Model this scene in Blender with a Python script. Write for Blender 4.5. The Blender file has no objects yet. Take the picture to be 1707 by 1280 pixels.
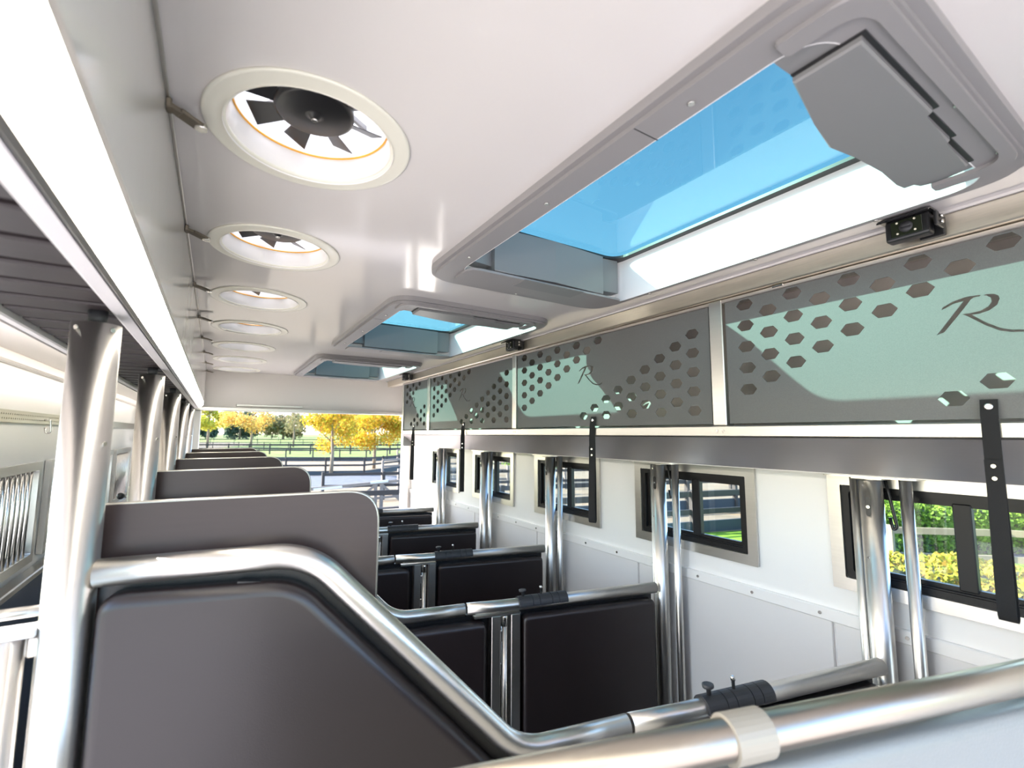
import bpy, bmesh, math, random
from mathutils import Vector, Matrix
S = bpy.context.scene
COL = S.collection
random.seed(7)
PI = math.pi
EYE = 1.75            # eye height above the truck floor; all z below are measured from the eye, then lifted

# ------------------------------------------------------------------ camera
cd = bpy.data.cameras.new('camera')
cd.sensor_width = 36.0
cd.lens = 16.407
cd.clip_start = 0.02
cd.clip_end = 3000
cam = bpy.data.objects.new('camera', cd)
COL.objects.link(cam)
vY = Vector((360-853.5, -(722-640), -778)).normalized()
vX = Vector((2090-853.5, -(729-640), -778)); vX = (vX-vY*vX.dot(vY)).normalized()
vZ = vX.cross(vY)
M = Matrix((vX, vY, vZ)).to_4x4()
M.translation = Vector((0, 0, EYE))
cam.matrix_world = M
cd.dof.use_dof = True
cd.dof.focus_distance = 2.0
cd.dof.aperture_fstop = 3.2
S.camera = cam

# ------------------------------------------------------------------ sky, sun, exposure
W = bpy.data.worlds.new('world'); S.world = W
W.use_nodes = True
wn = W.node_tree.nodes; wl = W.node_tree.links
bg = wn['Background']
sky = wn.new('ShaderNodeTexSky')
sky.sky_type = 'NISHITA'
sky.sun_disc = False
sky.sun_elevation = math.radians(29)
sky.sun_rotation = math.radians(-55)
sky.air_density = 1.0; sky.dust_density = 0.9; sky.ozone_density = 3.0
wl.new(sky.outputs[0], bg.inputs[0])
bg.inputs[1].default_value = 0.42

SUN_DIR = Vector((1.0, -0.70, -0.68)).normalized()
sd = bpy.data.lights.new('sun', 'SUN')
sd.energy = 10.5
sd.angle = math.radians(0.55)
sd.color = (1.0, 0.95, 0.88)
sun = bpy.data.objects.new('sun', sd)
COL.objects.link(sun)
sun.rotation_euler = SUN_DIR.to_track_quat('-Z', 'Y').to_euler()
sun.location = (-8, 6, 8)

S.view_settings.view_transform = 'Standard'
S.view_settings.look = 'None'
S.view_settings.gamma = 1.0
S.view_settings.use_curve_mapping = False
S.view_settings.exposure = 1.4
S.cycles.use_denoising = True
S.cycles.max_bounces = 14
S.cycles.diffuse_bounces = 8
S.cycles.glossy_bounces = 6
S.cycles.transmission_bounces = 8
S.cycles.transparent_max_bounces = 16
S.cycles.sample_clamp_indirect = 8.0
S.cycles.caustics_reflective = False
S.cycles.caustics_refractive = False
S.cycles.use_light_tree = True

# ------------------------------------------------------------------ materials
def mat(name, color, rough=0.5, metal=0.0, bump=None, spec=0.5, coat=0.0, noise=None, stretch=None):
    m = bpy.data.materials.new(name); m.use_nodes = True
    n = m.node_tree.nodes; l = m.node_tree.links
    p = n['Principled BSDF']
    p.inputs['Base Color'].default_value = (*color, 1)
    p.inputs['Roughness'].default_value = rough
    p.inputs['Metallic'].default_value = metal
    p.inputs['Specular IOR Level'].default_value = spec
    p.inputs['Coat Weight'].default_value = coat
    p.inputs['Coat Roughness'].default_value = 0.06
    tc = n.new('ShaderNodeTexCoord')
    mp = n.new('ShaderNodeMapping'); l.new(tc.outputs['Object'], mp.inputs[0])
    if stretch: mp.inputs['Scale'].default_value = stretch
    if noise:                                    # (scale, colour variation, roughness variation)
        t = n.new('ShaderNodeTexNoise'); t.inputs['Scale'].default_value = noise[0]; t.inputs['Detail'].default_value = 4
        l.new(mp.outputs[0], t.inputs['Vector'])
        mx = n.new('ShaderNodeMix'); mx.data_type = 'RGBA'
        mx.inputs[6].default_value = (*[c*(1-noise[1]) for c in color], 1)
        mx.inputs[7].default_value = (*[min(1, c*(1+noise[1])) for c in color], 1)
        l.new(t.outputs['Fac'], mx.inputs[0]); l.new(mx.outputs[2], p.inputs['Base Color'])
        if len(noise) > 2:
            mr = n.new('ShaderNodeMapRange')
            mr.inputs['To Min'].default_value = max(0.02, rough-noise[2]); mr.inputs['To Max'].default_value = rough+noise[2]
            l.new(t.outputs['Fac'], mr.inputs[0]); l.new(mr.outputs[0], p.inputs['Roughness'])
    if bump:                                     # (scale, strength)
        t2 = n.new('ShaderNodeTexNoise'); t2.inputs['Scale'].default_value = bump[0]; t2.inputs['Detail'].default_value = 3
        l.new(mp.outputs[0], t2.inputs['Vector'])
        b = n.new('ShaderNodeBump'); b.inputs['Strength'].default_value = bump[1]; b.inputs['Distance'].default_value = 0.002
        l.new(t2.outputs['Fac'], b.inputs['Height']); l.new(b.outputs[0], p.inputs['Normal'])
    return m

white = mat('white_gloss_panel', (0.68, 0.65, 0.63), 0.11, 0, bump=(9, 0.12), noise=(1.2, 0.015, 0.03))
white_wall = mat('white_wall_panel', (0.92, 0.90, 0.88), 0.3, 0, noise=(2, 0.01))
white_matt = mat('white_header_panel', (0.76, 0.72, 0.69), 0.35)
kick_grey = mat('light_grey_kick_panel', (0.78, 0.76, 0.75), 0.4, 0, noise=(3, 0.03))
beige = mat('beige_end_panel', (0.55, 0.50, 0.46), 0.4, 0, noise=(14, 0.06))
steel = mat('brushed_stainless_tube', (0.68, 0.655, 0.62), 0.32, 1.0, noise=(60, 0.05, 0.05), stretch=(6, 6, 0.25))
steel_warm = mat('warm_satin_steel', (0.44, 0.39, 0.33), 0.34, 1.0, noise=(50, 0.05, 0.05), stretch=(0.3, 6, 6))
steel_rail = mat('satin_stainless_rail', (0.68, 0.655, 0.62), 0.32, 1.0, noise=(50, 0.05, 0.05), stretch=(0.3, 6, 6))
alu = mat('brushed_aluminium_profile', (0.62, 0.60, 0.57), 0.33, 1.0, noise=(40, 0.06, 0.06), stretch=(6, 0.2, 6))
alu_gold = mat('brushed_steel_flat_rail', (0.86, 0.79, 0.66), 0.36, 1.0, noise=(40, 0.10, 0.08), stretch=(6, 0.3, 6))
beam = mat('grey_steel_sheet', (0.58, 0.53, 0.50), 0.42, 1.0, noise=(70, 0.05, 0.04), stretch=(6, 0.15, 6))
door_m = mat('metallic_grey_door_sheet', (0.130, 0.133, 0.128), 0.55, 0.0, noise=(420, 0.22), bump=(500, 0.15))
leather = mat('black_vinyl_padding', (0.019, 0.0125, 0.013), 0.37, 0, bump=(420, 0.10), noise=(6, 0.1, 0.03), spec=0.6)
board_m = mat('dark_laminate_board', (0.034, 0.021, 0.020), 0.33, 0, noise=(25, 0.15, 0.05), stretch=(0.3, 1, 4))
edge_m = mat('light_edge_trim', (0.55, 0.53, 0.48), 0.3, 0.8)
slat_m = mat('dark_ribbed_slat', (0.028, 0.021, 0.021), 0.48, 0, noise=(30, 0.25, 0.05), stretch=(0.2, 5, 5))
black = mat('black_plastic', (0.012, 0.012, 0.013), 0.35)
black_frame = mat('black_window_profile', (0.009, 0.009, 0.010), 0.42, 0.0, spec=0.3)
rubber = mat('dark_grey_rubber', (0.035, 0.036, 0.04), 0.5)
webbing = mat('black_woven_webbing', (0.014, 0.013, 0.013), 0.75, 0, bump=(600, 0.9), stretch=(1, 1, 3))
grey_abs = mat('mid_grey_moulded_plastic', (0.27, 0.26, 0.26), 0.38, 0, bump=(300, 0.05))
case_abs = mat('grey_shade_case_plastic', (0.21, 0.21, 0.21), 0.36)
screw_m = mat('bright_screw_metal', (0.72, 0.70, 0.66), 0.22, 1.0)
cream = mat('cream_translucent_plastic', (0.80, 0.78, 0.68), 0.28, 0, coat=0.4)
duct_m = mat('white_duct_plastic', (0.86, 0.84, 0.82), 0.2)
orange = mat('orange_seal_ring', (0.9, 0.42, 0.03), 0.35)
dark_lock = mat('brown_grey_locker_lining', (0.75, 0.68, 0.62), 0.6)
bluepad = mat('blue_grey_wall_pad', (0.10, 0.12, 0.17), 0.35, 0, bump=(200, 0.2))
floor_m = mat('dark_rubber_floor', (0.05, 0.05, 0.052), 0.7, 0, bump=(120, 0.5))
grey_vinyl = mat('light_grey_vinyl', (0.26, 0.26, 0.25), 0.4, 0, bump=(260, 0.3))
beige_strap = mat('beige_rubber_strap', (0.36, 0.31, 0.25), 0.4)
latch_m = mat('bronze_grey_latch_metal', (0.20, 0.17, 0.13), 0.35, 0.7)

def emit_mat(name, color, s):
    m = bpy.data.materials.new(name); m.use_nodes = True
    p = m.node_tree.nodes['Principled BSDF']
    p.inputs['Base Color'].default_value = (*color, 1)
    p.inputs['Emission Color'].default_value = (*color, 1)
    p.inputs['Emission Strength'].default_value = s
    return m
led_m = emit_mat('glowing_led_diffuser', (1.0, 0.93, 0.80), 8.0)
left_fill_m = emit_mat('added_fill_diffuser', (1.0, 0.94, 0.84), 5.0)  # glow of the added strip that brightens the left wall
ir_m = mat('white_diode', (0.9, 0.85, 0.7), 0.2)

def glass(name, tint, gloss=0.08):
    m = bpy.data.materials.new(name); m.use_nodes = True
    n = m.node_tree.nodes; l = m.node_tree.links
    n.remove(n['Principled BSDF'])
    t = n.new('ShaderNodeBsdfTransparent'); t.inputs[0].default_value = (*tint, 1)
    g = n.new('ShaderNodeBsdfGlossy'); g.inputs['Roughness'].default_value = 0.02; g.inputs[0].default_value = (1, 1, 1, 1)
    lw = n.new('ShaderNodeLayerWeight'); lw.inputs[0].default_value = 0.5      # facing is alike from both sides of the pane
    pw = n.new('ShaderNodeMath'); pw.operation = 'POWER'; pw.inputs[1].default_value = 4.0; l.new(lw.outputs['Facing'], pw.inputs[0])
    f = n.new('ShaderNodeMath'); f.operation = 'MULTIPLY_ADD'; f.inputs[1].default_value = 0.6; f.inputs[2].default_value = 0.035; l.new(pw.outputs[0], f.inputs[0])
    mx = n.new('ShaderNodeMixShader')
    l.new(f.outputs[0], mx.inputs[0]); l.new(t.outputs[0], mx.inputs[1]); l.new(g.outputs[0], mx.inputs[2])
    l.new(mx.outputs[0], n['Material Output'].inputs[0])
    return m
hatch_glass = glass('teal_tinted_acrylic', (0.40, 0.56, 0.53))
clear_glass = glass('clear_window_glass', (0.93, 0.96, 0.94))

def translucent(name, c):
    m = bpy.data.materials.new(name); m.use_nodes = True
    n = m.node_tree.nodes; l = m.node_tree.links
    n.remove(n['Principled BSDF'])
    a = n.new('ShaderNodeBsdfTranslucent'); a.inputs[0].default_value = (*c, 1)
    b = n.new('ShaderNodeBsdfDiffuse'); b.inputs[0].default_value = (*c, 1)
    mx = n.new('ShaderNodeMixShader'); mx.inputs[0].default_value = 0.35
    l.new(a.outputs[0], mx.inputs[1]); l.new(b.outputs[0], mx.inputs[2]); l.new(mx.outputs[0], n['Material Output'].inputs[0])
    return m
dome_m = translucent('white_translucent_cowl', (0.93, 0.90, 0.88))

def ramp_mat(name, cols, rough=0.8, scale=None, island=False, trans=0.0, bump=0):
    m = bpy.data.materials.new(name); m.use_nodes = True
    n = m.node_tree.nodes; l = m.node_tree.links
    p = n['Principled BSDF']; p.inputs['Roughness'].default_value = rough; p.inputs['Specular IOR Level'].default_value = 0.2
    r = n.new('ShaderNodeValToRGB')
    r.color_ramp.elements[0].color = (*cols[0], 1); r.color_ramp.elements[-1].color = (*cols[-1], 1)
    for i, c in enumerate(cols[1:-1]):
        e = r.color_ramp.elements.new((i+1)/(len(cols)-1)); e.color = (*c, 1)
    if island:
        g = n.new('ShaderNodeNewGeometry'); l.new(g.outputs['Random Per Island'], r.inputs[0])
    else:
        t = n.new('ShaderNodeTexNoise'); t.inputs['Scale'].default_value = scale; t.inputs['Detail'].default_value = 8
        tc = n.new('ShaderNodeTexCoord'); l.new(tc.outputs['Object'], t.inputs['Vector'])
        mr = n.new('ShaderNodeMapRange'); mr.inputs[1].default_value = 0.3; mr.inputs[2].default_value = 0.7
        l.new(t.outputs['Fac'], mr.inputs[0]); l.new(mr.outputs[0], r.inputs[0])
        if bump:
            b = n.new('ShaderNodeBump'); b.inputs['Strength'].default_value = bump
            l.new(t.outputs['Fac'], b.inputs['Height']); l.new(b.outputs[0], p.inputs['Normal'])
    l.new(r.outputs[0], p.inputs['Base Color'])
    if trans:
        tr = n.new('ShaderNodeBsdfTranslucent'); l.new(r.outputs[0], tr.inputs[0])
        mx = n.new('ShaderNodeMixShader'); mx.inputs[0].default_value = trans
        l.new(p.outputs[0], mx.inputs[1]); l.new(tr.outputs[0], mx.inputs[2]); l.new(mx.outputs[0], n['Material Output'].inputs[0])
    return m
grass_m = ramp_mat('meadow_grass', [(0.07, 0.095, 0.020), (0.11, 0.15, 0.028), (0.15, 0.18, 0.045)], 0.9, 0.35)
lawn_m = ramp_mat('mown_lawn', [(0.08, 0.16, 0.015), (0.13, 0.24, 0.02), (0.19, 0.30, 0.035)], 0.9, 2.5, bump=0.3)
sand_m = ramp_mat('paddock_sand', [(0.13, 0.105, 0.070), (0.17, 0.14, 0.10), (0.19, 0.13, 0.07)], 0.95, 0.8)
yard_m = ramp_mat('pale_yard_paving', [(0.42, 0.37, 0.34), (0.52, 0.46, 0.43)], 0.9, 1.2)
bluegrey_m = ramp_mat('blue_grey_ground', [(0.075, 0.082, 0.095), (0.11, 0.12, 0.14)], 0.9, 3)
darkstrip_m = ramp_mat('dark_gravel', [(0.10, 0.10, 0.12), (0.16, 0.16, 0.18)], 0.9, 3)
fence_m = mat('dark_stained_fence_wood', (0.030, 0.024, 0.022), 0.7, 0, noise=(5, 0.3), stretch=(1, 1, 6))
fence_grey = mat('weathered_grey_fence_wood', (0.20, 0.165, 0.14), 0.8, 0, noise=(5, 0.3), stretch=(1, 1, 6))
fence_pale = mat('pale_fence_timber', (0.24, 0.19, 0.12), 0.8, 0, noise=(5, 0.2))
kickb_m = mat('dark_blue_grey_kickboard', (0.035, 0.045, 0.055), 0.7)
galv = mat('galvanised_steel', (0.55, 0.58, 0.62), 0.4, 0.6)
bark_m = mat('pale_brown_bark', (0.22, 0.17, 0.12), 0.9, 0, noise=(12, 0.3), bump=(20, 0.5))
maple_m = ramp_mat('golden_maple_leaves', [(0.60, 0.28, 0.02), (0.62, 0.40, 0.025), (0.25, 0.32, 0.025), (0.65, 0.48, 0.06), (0.62, 0.24, 0.04)], 0.7, island=True, trans=0.4)
orange_leaf = ramp_mat('orange_autumn_leaves', [(0.70, 0.30, 0.06), (0.55, 0.42, 0.10), (0.75, 0.45, 0.12), (0.30, 0.32, 0.10)], 0.7, island=True, trans=0.35)
lime_leaf = ramp_mat('yellow_green_leaves', [(0.45, 0.50, 0.06), (0.70, 0.55, 0.06), (0.30, 0.42, 0.07), (0.75, 0.60, 0.12)], 0.7, island=True, trans=0.35)
dull_leaf = ramp_mat('dull_olive_leaves', [(0.20, 0.20, 0.10), (0.34, 0.26, 0.12), (0.14, 0.19, 0.09)], 0.8, island=True, trans=0.25)
dark_leaf = ramp_mat('dark_blue_green_leaves', [(0.05, 0.09, 0.06), (0.08, 0.13, 0.09), (0.11, 0.15, 0.11)], 0.9, island=True, trans=0.15)
hedge_m = ramp_mat('hedge_leaves', [(0.10, 0.20, 0.03), (0.20, 0.32, 0.04), (0.06, 0.12, 0.02)], 0.8, island=True, trans=0.3)
yhedge_m = ramp_mat('yellow_beech_hedge_leaves', [(0.32, 0.27, 0.025), (0.42, 0.34, 0.04), (0.15, 0.21, 0.02), (0.36, 0.18, 0.03)], 0.8, island=True, trans=0.3)

# ------------------------------------------------------------------ mesh helpers (coordinates relative to the eye height)
def bx(bm, lo, hi, bev=0.0, seg=1):
    c = [(a+b)/2 for a, b in zip(lo, hi)]; s = [abs(b-a) for a, b in zip(lo, hi)]
    r = bmesh.ops.create_cube(bm, size=1.0, matrix=Matrix.Translation(c) @ Matrix.Diagonal((*s, 1)))
    if bev > 0:
        es = list({e for v in r['verts'] for e in v.link_edges})
        bmesh.ops.bevel(bm, geom=es, offset=min(bev, min(s)*0.45), segments=seg, affect='EDGES', profile=0.5)
    return bm

def box(lo, hi, bev=0.0, seg=1): return bx(bmesh.new(), lo, hi, bev, seg)

def obox(bm, a, b, w, h, up=Vector((0, 0, 1)), bev=0.0):
    """a bar from a to b, w wide across and h deep along 'up'"""
    a = Vector(a); b = Vector(b); d = b-a; L = d.length; d.normalize()
    x = up.cross(d)
    if x.length < 1e-4: x = Vector((1, 0, 0)).cross(d)
    x.normalize(); u = d.cross(x).normalized()
    m = Matrix((x, u, d)).transposed().to_4x4(); m.translation = (a+b)/2
    r = bmesh.ops.create_cube(bm, size=1.0, matrix=m @ Matrix.Diagonal((w, h, L, 1)))
    if bev > 0:
        es = list({e for v in r['verts'] for e in v.link_edges})
        bmesh.ops.bevel(bm, geom=es, offset=bev, segments=1, affect='EDGES')
    return bm

def tube(bm, pts, r, n=24, cap=True, radii=None):
    pts = [Vector(p) for p in pts]
    N = len(pts); rings = []
    t0 = (pts[1]-pts[0]).normalized()
    ref = Vector((0, 0, 1)) if abs(t0.z) < 0.9 else Vector((1, 0, 0))
    x = ref.cross(t0).normalized()
    for i, p in enumerate(pts):
        if i == 0: t = t0
        elif i == N-1: t = (pts[i]-pts[i-1]).normalized()
        else: t = ((pts[i+1]-pts[i]).normalized()+(pts[i]-pts[i-1]).normalized()).normalized()
        x = (x-t*x.dot(t)).normalized(); y = t.cross(x)
        rr = radii[i] if radii else r
        rings.append([bm.verts.new(p+(x*math.cos(2*PI*k/n)+y*math.sin(2*PI*k/n))*rr) for k in range(n)])
    for i in range(N-1):
        for k in range(n):
            f = bm.faces.new((rings[i][k], rings[i][(k+1) % n], rings[i+1][(k+1) % n], rings[i+1][k])); f.smooth = True
    if cap:
        bm.faces.new(rings[0][::-1]); bm.faces.new(rings[-1])
    return bm

def fillet(pts, rad, seg=8, closed=False):
    """round the corners of a 2-D / 3-D polyline; rad a number or a list"""
    P = [Vector(p) for p in pts]; out = []; n = len(P)
    for i in range(n):
        r = rad[i] if isinstance(rad, (list, tuple)) else rad
        if (not closed and i in (0, n-1)) or r <= 0: out.append(P[i]); continue
        a = P[i-1]-P[i]; b = P[(i+1) % n]-P[i]
        la, lb = a.length, b.length; a.normalize(); b.normalize()
        ang = a.angle(b)
        t = min(r/math.tan(ang/2), la*0.49, lb*0.49)
        p0 = P[i]+a*t; p1 = P[i]+b*t
        for k in range(seg+1):
            s = k/seg
            out.append(p0*(1-s)**2+P[i]*2*s*(1-s)+p1*s*s)
    return out

def rrect(x0, y0, x1, y1, r, seg=6):
    return [(p.x, p.y) for p in fillet([(x0, y0, 0), (x1, y0, 0), (x1, y1, 0), (x0, y1, 0)], r, seg, True)]
def circle(cx, cy, r, n=40): return [(cx+r*math.cos(2*PI*k/n), cy+r*math.sin(2*PI*k/n)) for k in range(n)]
def hexagon(cx, cy, r): return [(cx+r, cy), (cx+r*0.50, cy+r*0.60), (cx-r*0.50, cy+r*0.60), (cx-r, cy), (cx-r*0.50, cy-r*0.60), (cx+r*0.50, cy-r*0.60)]

def plate(outer, holes, th, fn):
    """flat sheet of thickness th with real holes; fn maps local (a, b, t) to scene coordinates"""
    cu = bpy.data.curves.new('tmp', 'CURVE'); cu.dimensions = '2D'; cu.fill_mode = 'BOTH'; cu.extrude = th/2
    for loop in [outer]+list(holes):
        sp = cu.splines.new('POLY'); sp.points.add(len(loop)-1)
        for i, p in enumerate(loop): sp.points[i].co = (p[0], p[1], 0, 1)
        sp.use_cyclic_u = True
    o = bpy.data.objects.new('tmp', cu); COL.objects.link(o)
    bpy.context.view_layer.update()
    me = bpy.data.meshes.new_from_object(o.evaluated_get(bpy.context.evaluated_depsgraph_get()))
    bpy.data.objects.remove(o); bpy.data.curves.remove(cu)
    bm = bmesh.new(); bm.from_mesh(me); bpy.data.meshes.remove(me)
    bmesh.ops.remove_doubles(bm, verts=bm.verts, dist=1e-5)
    for v in bm.verts: v.co = Vector(fn(v.co.x, v.co.y, v.co.z))
    bmesh.ops.recalc_face_normals(bm, faces=bm.faces)
    for f in bm.faces: f.smooth = False
    return bm

def prism(poly, fn, t0, t1, bev=0.0, seg=3, side=1, smooth=True):
    """polygon extruded from t0 to t1; edges of the t1 face rounded (pillow)"""
    bm = bmesh.new()
    a = [bm.verts.new((p[0], p[1], t0)) for p in poly]
    b = [bm.verts.new((p[0], p[1], t1)) for p in poly]
    n = len(poly)
    bm.faces.new(a[::-1]); top = bm.faces.new(b)
    for i in range(n): bm.faces.new((a[i], a[(i+1) % n], b[(i+1) % n], b[i]))
    if bev > 0:
        es = list(top.edges)
        if side == 2: es += list(bm.faces[0].edges) if False else [e for e in bm.edges if all(v in a for v in e.verts)]
        bmesh.ops.bevel(bm, geom=es, offset=bev, segments=seg, affect='EDGES', profile=0.5)
    for v in bm.verts: v.co = Vector(fn(v.co.x, v.co.y, v.co.z))
    bmesh.ops.recalc_face_normals(bm, faces=bm.faces)
    if bev > 0 and smooth:
        for f in bm.faces: f.smooth = len(f.verts) <= 4 and f.calc_area() < 0.01
    return bm

def cushion(poly, fn, t0, t1, r, seg=5):
    """padded panel: outline extruded from t0 towards t1 with a rolled edge of radius r"""
    n = len(poly); P = [Vector((p[0], p[1])) for p in poly]
    area = sum(P[i].x*P[(i+1) % n].y-P[(i+1) % n].x*P[i].y for i in range(n)); sg = 1 if area > 0 else -1
    N = []
    for i in range(n):
        e1 = (P[i]-P[i-1]).normalized(); e2 = (P[(i+1) % n]-P[i]).normalized()
        n1 = Vector((-e1.y, e1.x))*sg; n2 = Vector((-e2.y, e2.x))*sg
        m = n1+n2; N.append(m/max(0.5, m.dot(n1)) if m.length > 1e-6 else n1)
    d = 1 if t1 > t0 else -1
    bm = bmesh.new(); rings = []
    lv = [(0, t0)]+[(r*(1-math.cos(PI/2*k/seg)), t1-d*r*(1-math.sin(PI/2*k/seg))) for k in range(seg+1)]
    for ins, t in lv: rings.append([bm.verts.new((P[i].x+N[i].x*ins, P[i].y+N[i].y*ins, t)) for i in range(n)])
    for a, b in zip(rings, rings[1:]):
        for i in range(n):
            f = bm.faces.new((a[i], a[(i+1) % n], b[(i+1) % n], b[i])); f.smooth = True
    bm.faces.new(rings[0][::-1]); bm.faces.new(rings[-1])
    for v in bm.verts: v.co = Vector(fn(v.co.x, v.co.y, v.co.z))
    bmesh.ops.recalc_face_normals(bm, faces=bm.faces)
    return bm

def lathe(bm, prof, cx, cy, n=48, close=False):
    rings = []
    for r, z in prof: rings.append([bm.verts.new((cx+r*math.cos(2*PI*k/n), cy+r*math.sin(2*PI*k/n), z)) for k in range(n)])
    m = len(rings)
    for i in range(m if close else m-1):
        A = rings[i]; B = rings[(i+1) % m]
        for k in range(n):
            f = bm.faces.new((A[k], A[(k+1) % n], B[(k+1) % n], B[k])); f.smooth = True
    return bm

# ------------------------------------------------------------------ object helpers
def link(name, bm, m, parent=None, origin=None, autosmooth=None):
    for v in bm.verts: v.co.z += EYE
    if parent is not None:
        off = parent.matrix_world.translation.copy() if parent.parent is None else WLOC[parent.name]
    else:
        if origin is not None: off = Vector((origin[0], origin[1], origin[2]+EYE))
        else:
            xs = [v.co.x for v in bm.verts]; ys = [v.co.y for v in bm.verts]; zs = [v.co.z for v in bm.verts]
            off = Vector(((min(xs)+max(xs))/2, (min(ys)+max(ys))/2, min(zs)))
    for v in bm.verts: v.co -= off
    bmesh.ops.recalc_face_normals(bm, faces=bm.faces) if False else None
    me = bpy.data.meshes.new(name); bm.to_mesh(me); bm.free()
    me.materials.append(m)
    o = bpy.data.objects.new(name, me); COL.objects.link(o)
    if parent is not None: o.parent = parent; WLOC[o.name] = off
    else: o.location = off; o.matrix_world = Matrix.Translation(off)
    return o
WLOC = {}
def part(name, bm, m, parent, label=None):
    o = link(name, bm, m, parent)
    if label: o['label'] = label
    return o
def thing(name, label, cat, loc, group=None):
    o = bpy.data.objects.new(name, None); o.empty_display_size = 0.05; COL.objects.link(o)
    o.location = (loc[0], loc[1], loc[2]+EYE); o.matrix_world = Matrix.Translation(o.location)
    o['label'] = label; o['category'] = cat
    if group: o['group'] = group
    return o
def tag(o, label, cat, group=None):
    o['label'] = label; o['category'] = cat
    if group: o['group'] = group
    return o
def struct(name, bm, m): 
    o = link(name, bm, m); o['kind'] = 'structure'; return o
def sroot(name, loc):
    o = bpy.data.objects.new(name, None); o.empty_display_size = 0.05; COL.objects.link(o)
    o.location = (loc[0], loc[1], loc[2]+EYE); o.matrix_world = Matrix.Translation(o.location); o['kind'] = 'structure'
    return o
def dup(root, d, label=None, keep=None):
    r = root.copy(); COL.objects.link(r); r.location = root.location+Vector(d)
    if label: r['label'] = label
    for ch in list(root.children):
        if keep and not keep(ch): continue
        c = ch.copy(); COL.objects.link(c); c.parent = r
        for g in ch.children:
            e = g.copy(); COL.objects.link(e); e.parent = c
    return r
B = bmesh.new

Y0, Y1 = -1.0, 5.30           # unseen rear, left open to let daylight in ... far end wall
XL, XR, ZC, ZF = -0.60, 1.95, 0.60, -EYE
XJ = -0.112                   # vertical glossy face left of the ceiling

# ================================================================== THE ROOM
HX0, HX1 = 0.69, 1.44
HY = [(0.27, 1.46), (1.99, 3.18), (3.78, 4.97)]   # daylight openings of the hatches
FX, FY = 0.133, [0.98+0.683*i for i in range(7)]
holes = [rrect(HX0-0.005, a-0.005, HX1+0.005, b+0.005, 0.09) for a, b in HY]+[circle(FX, y, 0.163, 48) for y in FY]
bm = plate([(XJ-0.30, Y0), (XR+0.05, Y0), (XR+0.05, Y1+0.1), (XJ-0.30, Y1+0.1)], holes, 0.02, lambda a, b, t: (a, b, ZC+0.01+t))
ceiling = struct('ceiling', bm, white)
# floor
struct('floor', box((XL-0.05, Y0, ZF-0.08), (XR+0.05, Y1+0.1, ZF)), floor_m)

# right wall with window openings
WIN = [(1.15-0.95+0.95*(i-1), 1.82-0.95+0.95*(i-1)) for i in range(0, 6)]
WIN = [(w0+0.95, w1+0.95) for w0, w1 in WIN if w0+0.95 > -0.9]
WZ0, WZ1 = -0.545, -0.135
wh = [rrect(w0+0.045, WZ0+0.045, w1-0.045, WZ1-0.045, 0.012, 2) for w0, w1 in WIN if w1 < Y1]
WIN = [w for w in WIN if w[1] < Y1]
bm = plate([(Y0, ZF), (Y1+0.1, ZF), (Y1+0.1, ZC+0.02), (Y0, ZC+0.02)], wh, 0.05, lambda a, b, t: (XR+0.025+t, a, b))
wall_right = struct('wall_right', bm, white_wall)
# kick panels on the right wall
for i in range(8):
    y = -0.98+0.93*i
    if y > Y1-0.1: break
    p = part('panel', box((XR-0.012, y+0.004, ZF+0.02), (XR, min(y+0.926, Y1-0.02), -0.655), 0.003), kick_grey, wall_right)
trim = struct('trim_1', box((XR-0.018, Y0, -0.672), (XR, Y1, -0.628), 0.003), white_wall)
for i in range(26):
    y = -0.9+0.26*i
    if y < Y1: part('screw', tube(B(), [(XR-0.018, y, -0.65), (XR-0.0215, y, -0.65)], 0.006, 10), screw_m, trim)

# left wall with barred windows
LW = [(1.18+0.77*i, 1.83+0.77*i) for i in range(-3, 6)]
LW = [w for w in LW if w[1] < 5.2 and w[0] > 1.85]
LZ0, LZ1 = -0.50, -0.115
bm = plate([(Y0, ZF), (Y1+0.1, ZF), (Y1+0.1, ZC+0.02), (Y0, ZC+0.02)],
           [rrect(a+0.03, LZ0+0.03, b-0.03, LZ1-0.03, 0.01, 2) for a, b in LW]+[[(-0.95, ZF+0.02), (1.80, ZF+0.02), (1.80, 0.19), (-0.95, 0.19)]], 0.05, lambda a, b, t: (XL-0.025+t, a, b))
wall_left = struct('wall_left', bm, white_wall)
for i in range(4, 8):      # unseen side doorway beside the camera, assumed open to let daylight in
    y = -1.62+0.87*i
    part('panel', box((XL, y+0.004, ZF+0.02), (XL+0.035, min(y+0.866, Y1-0.02), -0.56), 0.008, 2), bluepad, wall_left)
struct('trim_2', box((XL, 1.81, -0.56), (XL+0.045, Y1-0.02, -0.535), 0.004), alu)

# far end wall: header, left leaf, right jamb round the loading opening
OX0, OX1, OZ1 = -0.13, 1.845, 0.245
bm = B()
bx(bm, (XL, Y1, OZ1), (XR, Y1+0.05, ZC))
bx(bm, (XL, Y1, ZF), (OX0-0.05, Y1+0.05, OZ1))
bx(bm, (OX1+0.05, Y1, ZF), (XR, Y1+0.05, OZ1))
wall_far = struct('wall_far', bm, white_matt)
part('panel', box((XL+0.01, Y1-0.02, ZF+0.02), (OX0-0.05, Y1-0.002, 0.19), 0.003), beige, wall_far)
part('header_rail', box((XL+0.01, Y1-0.03, 0.195), (OX0-0.05, Y1-0.002, 0.235), 0.004), alu, wall_far)
part('header_trim', box((OX0-0.05, Y1-0.035, OZ1-0.03), (OX1+0.05, Y1+0.07, OZ1+0.004), 0.004), alu, wall_far)
part('jamb', box((OX1, Y1-0.03, ZF), (OX1+0.06, Y1+0.07, OZ1-0.03), 0.006), white_wall, wall_far)
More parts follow.
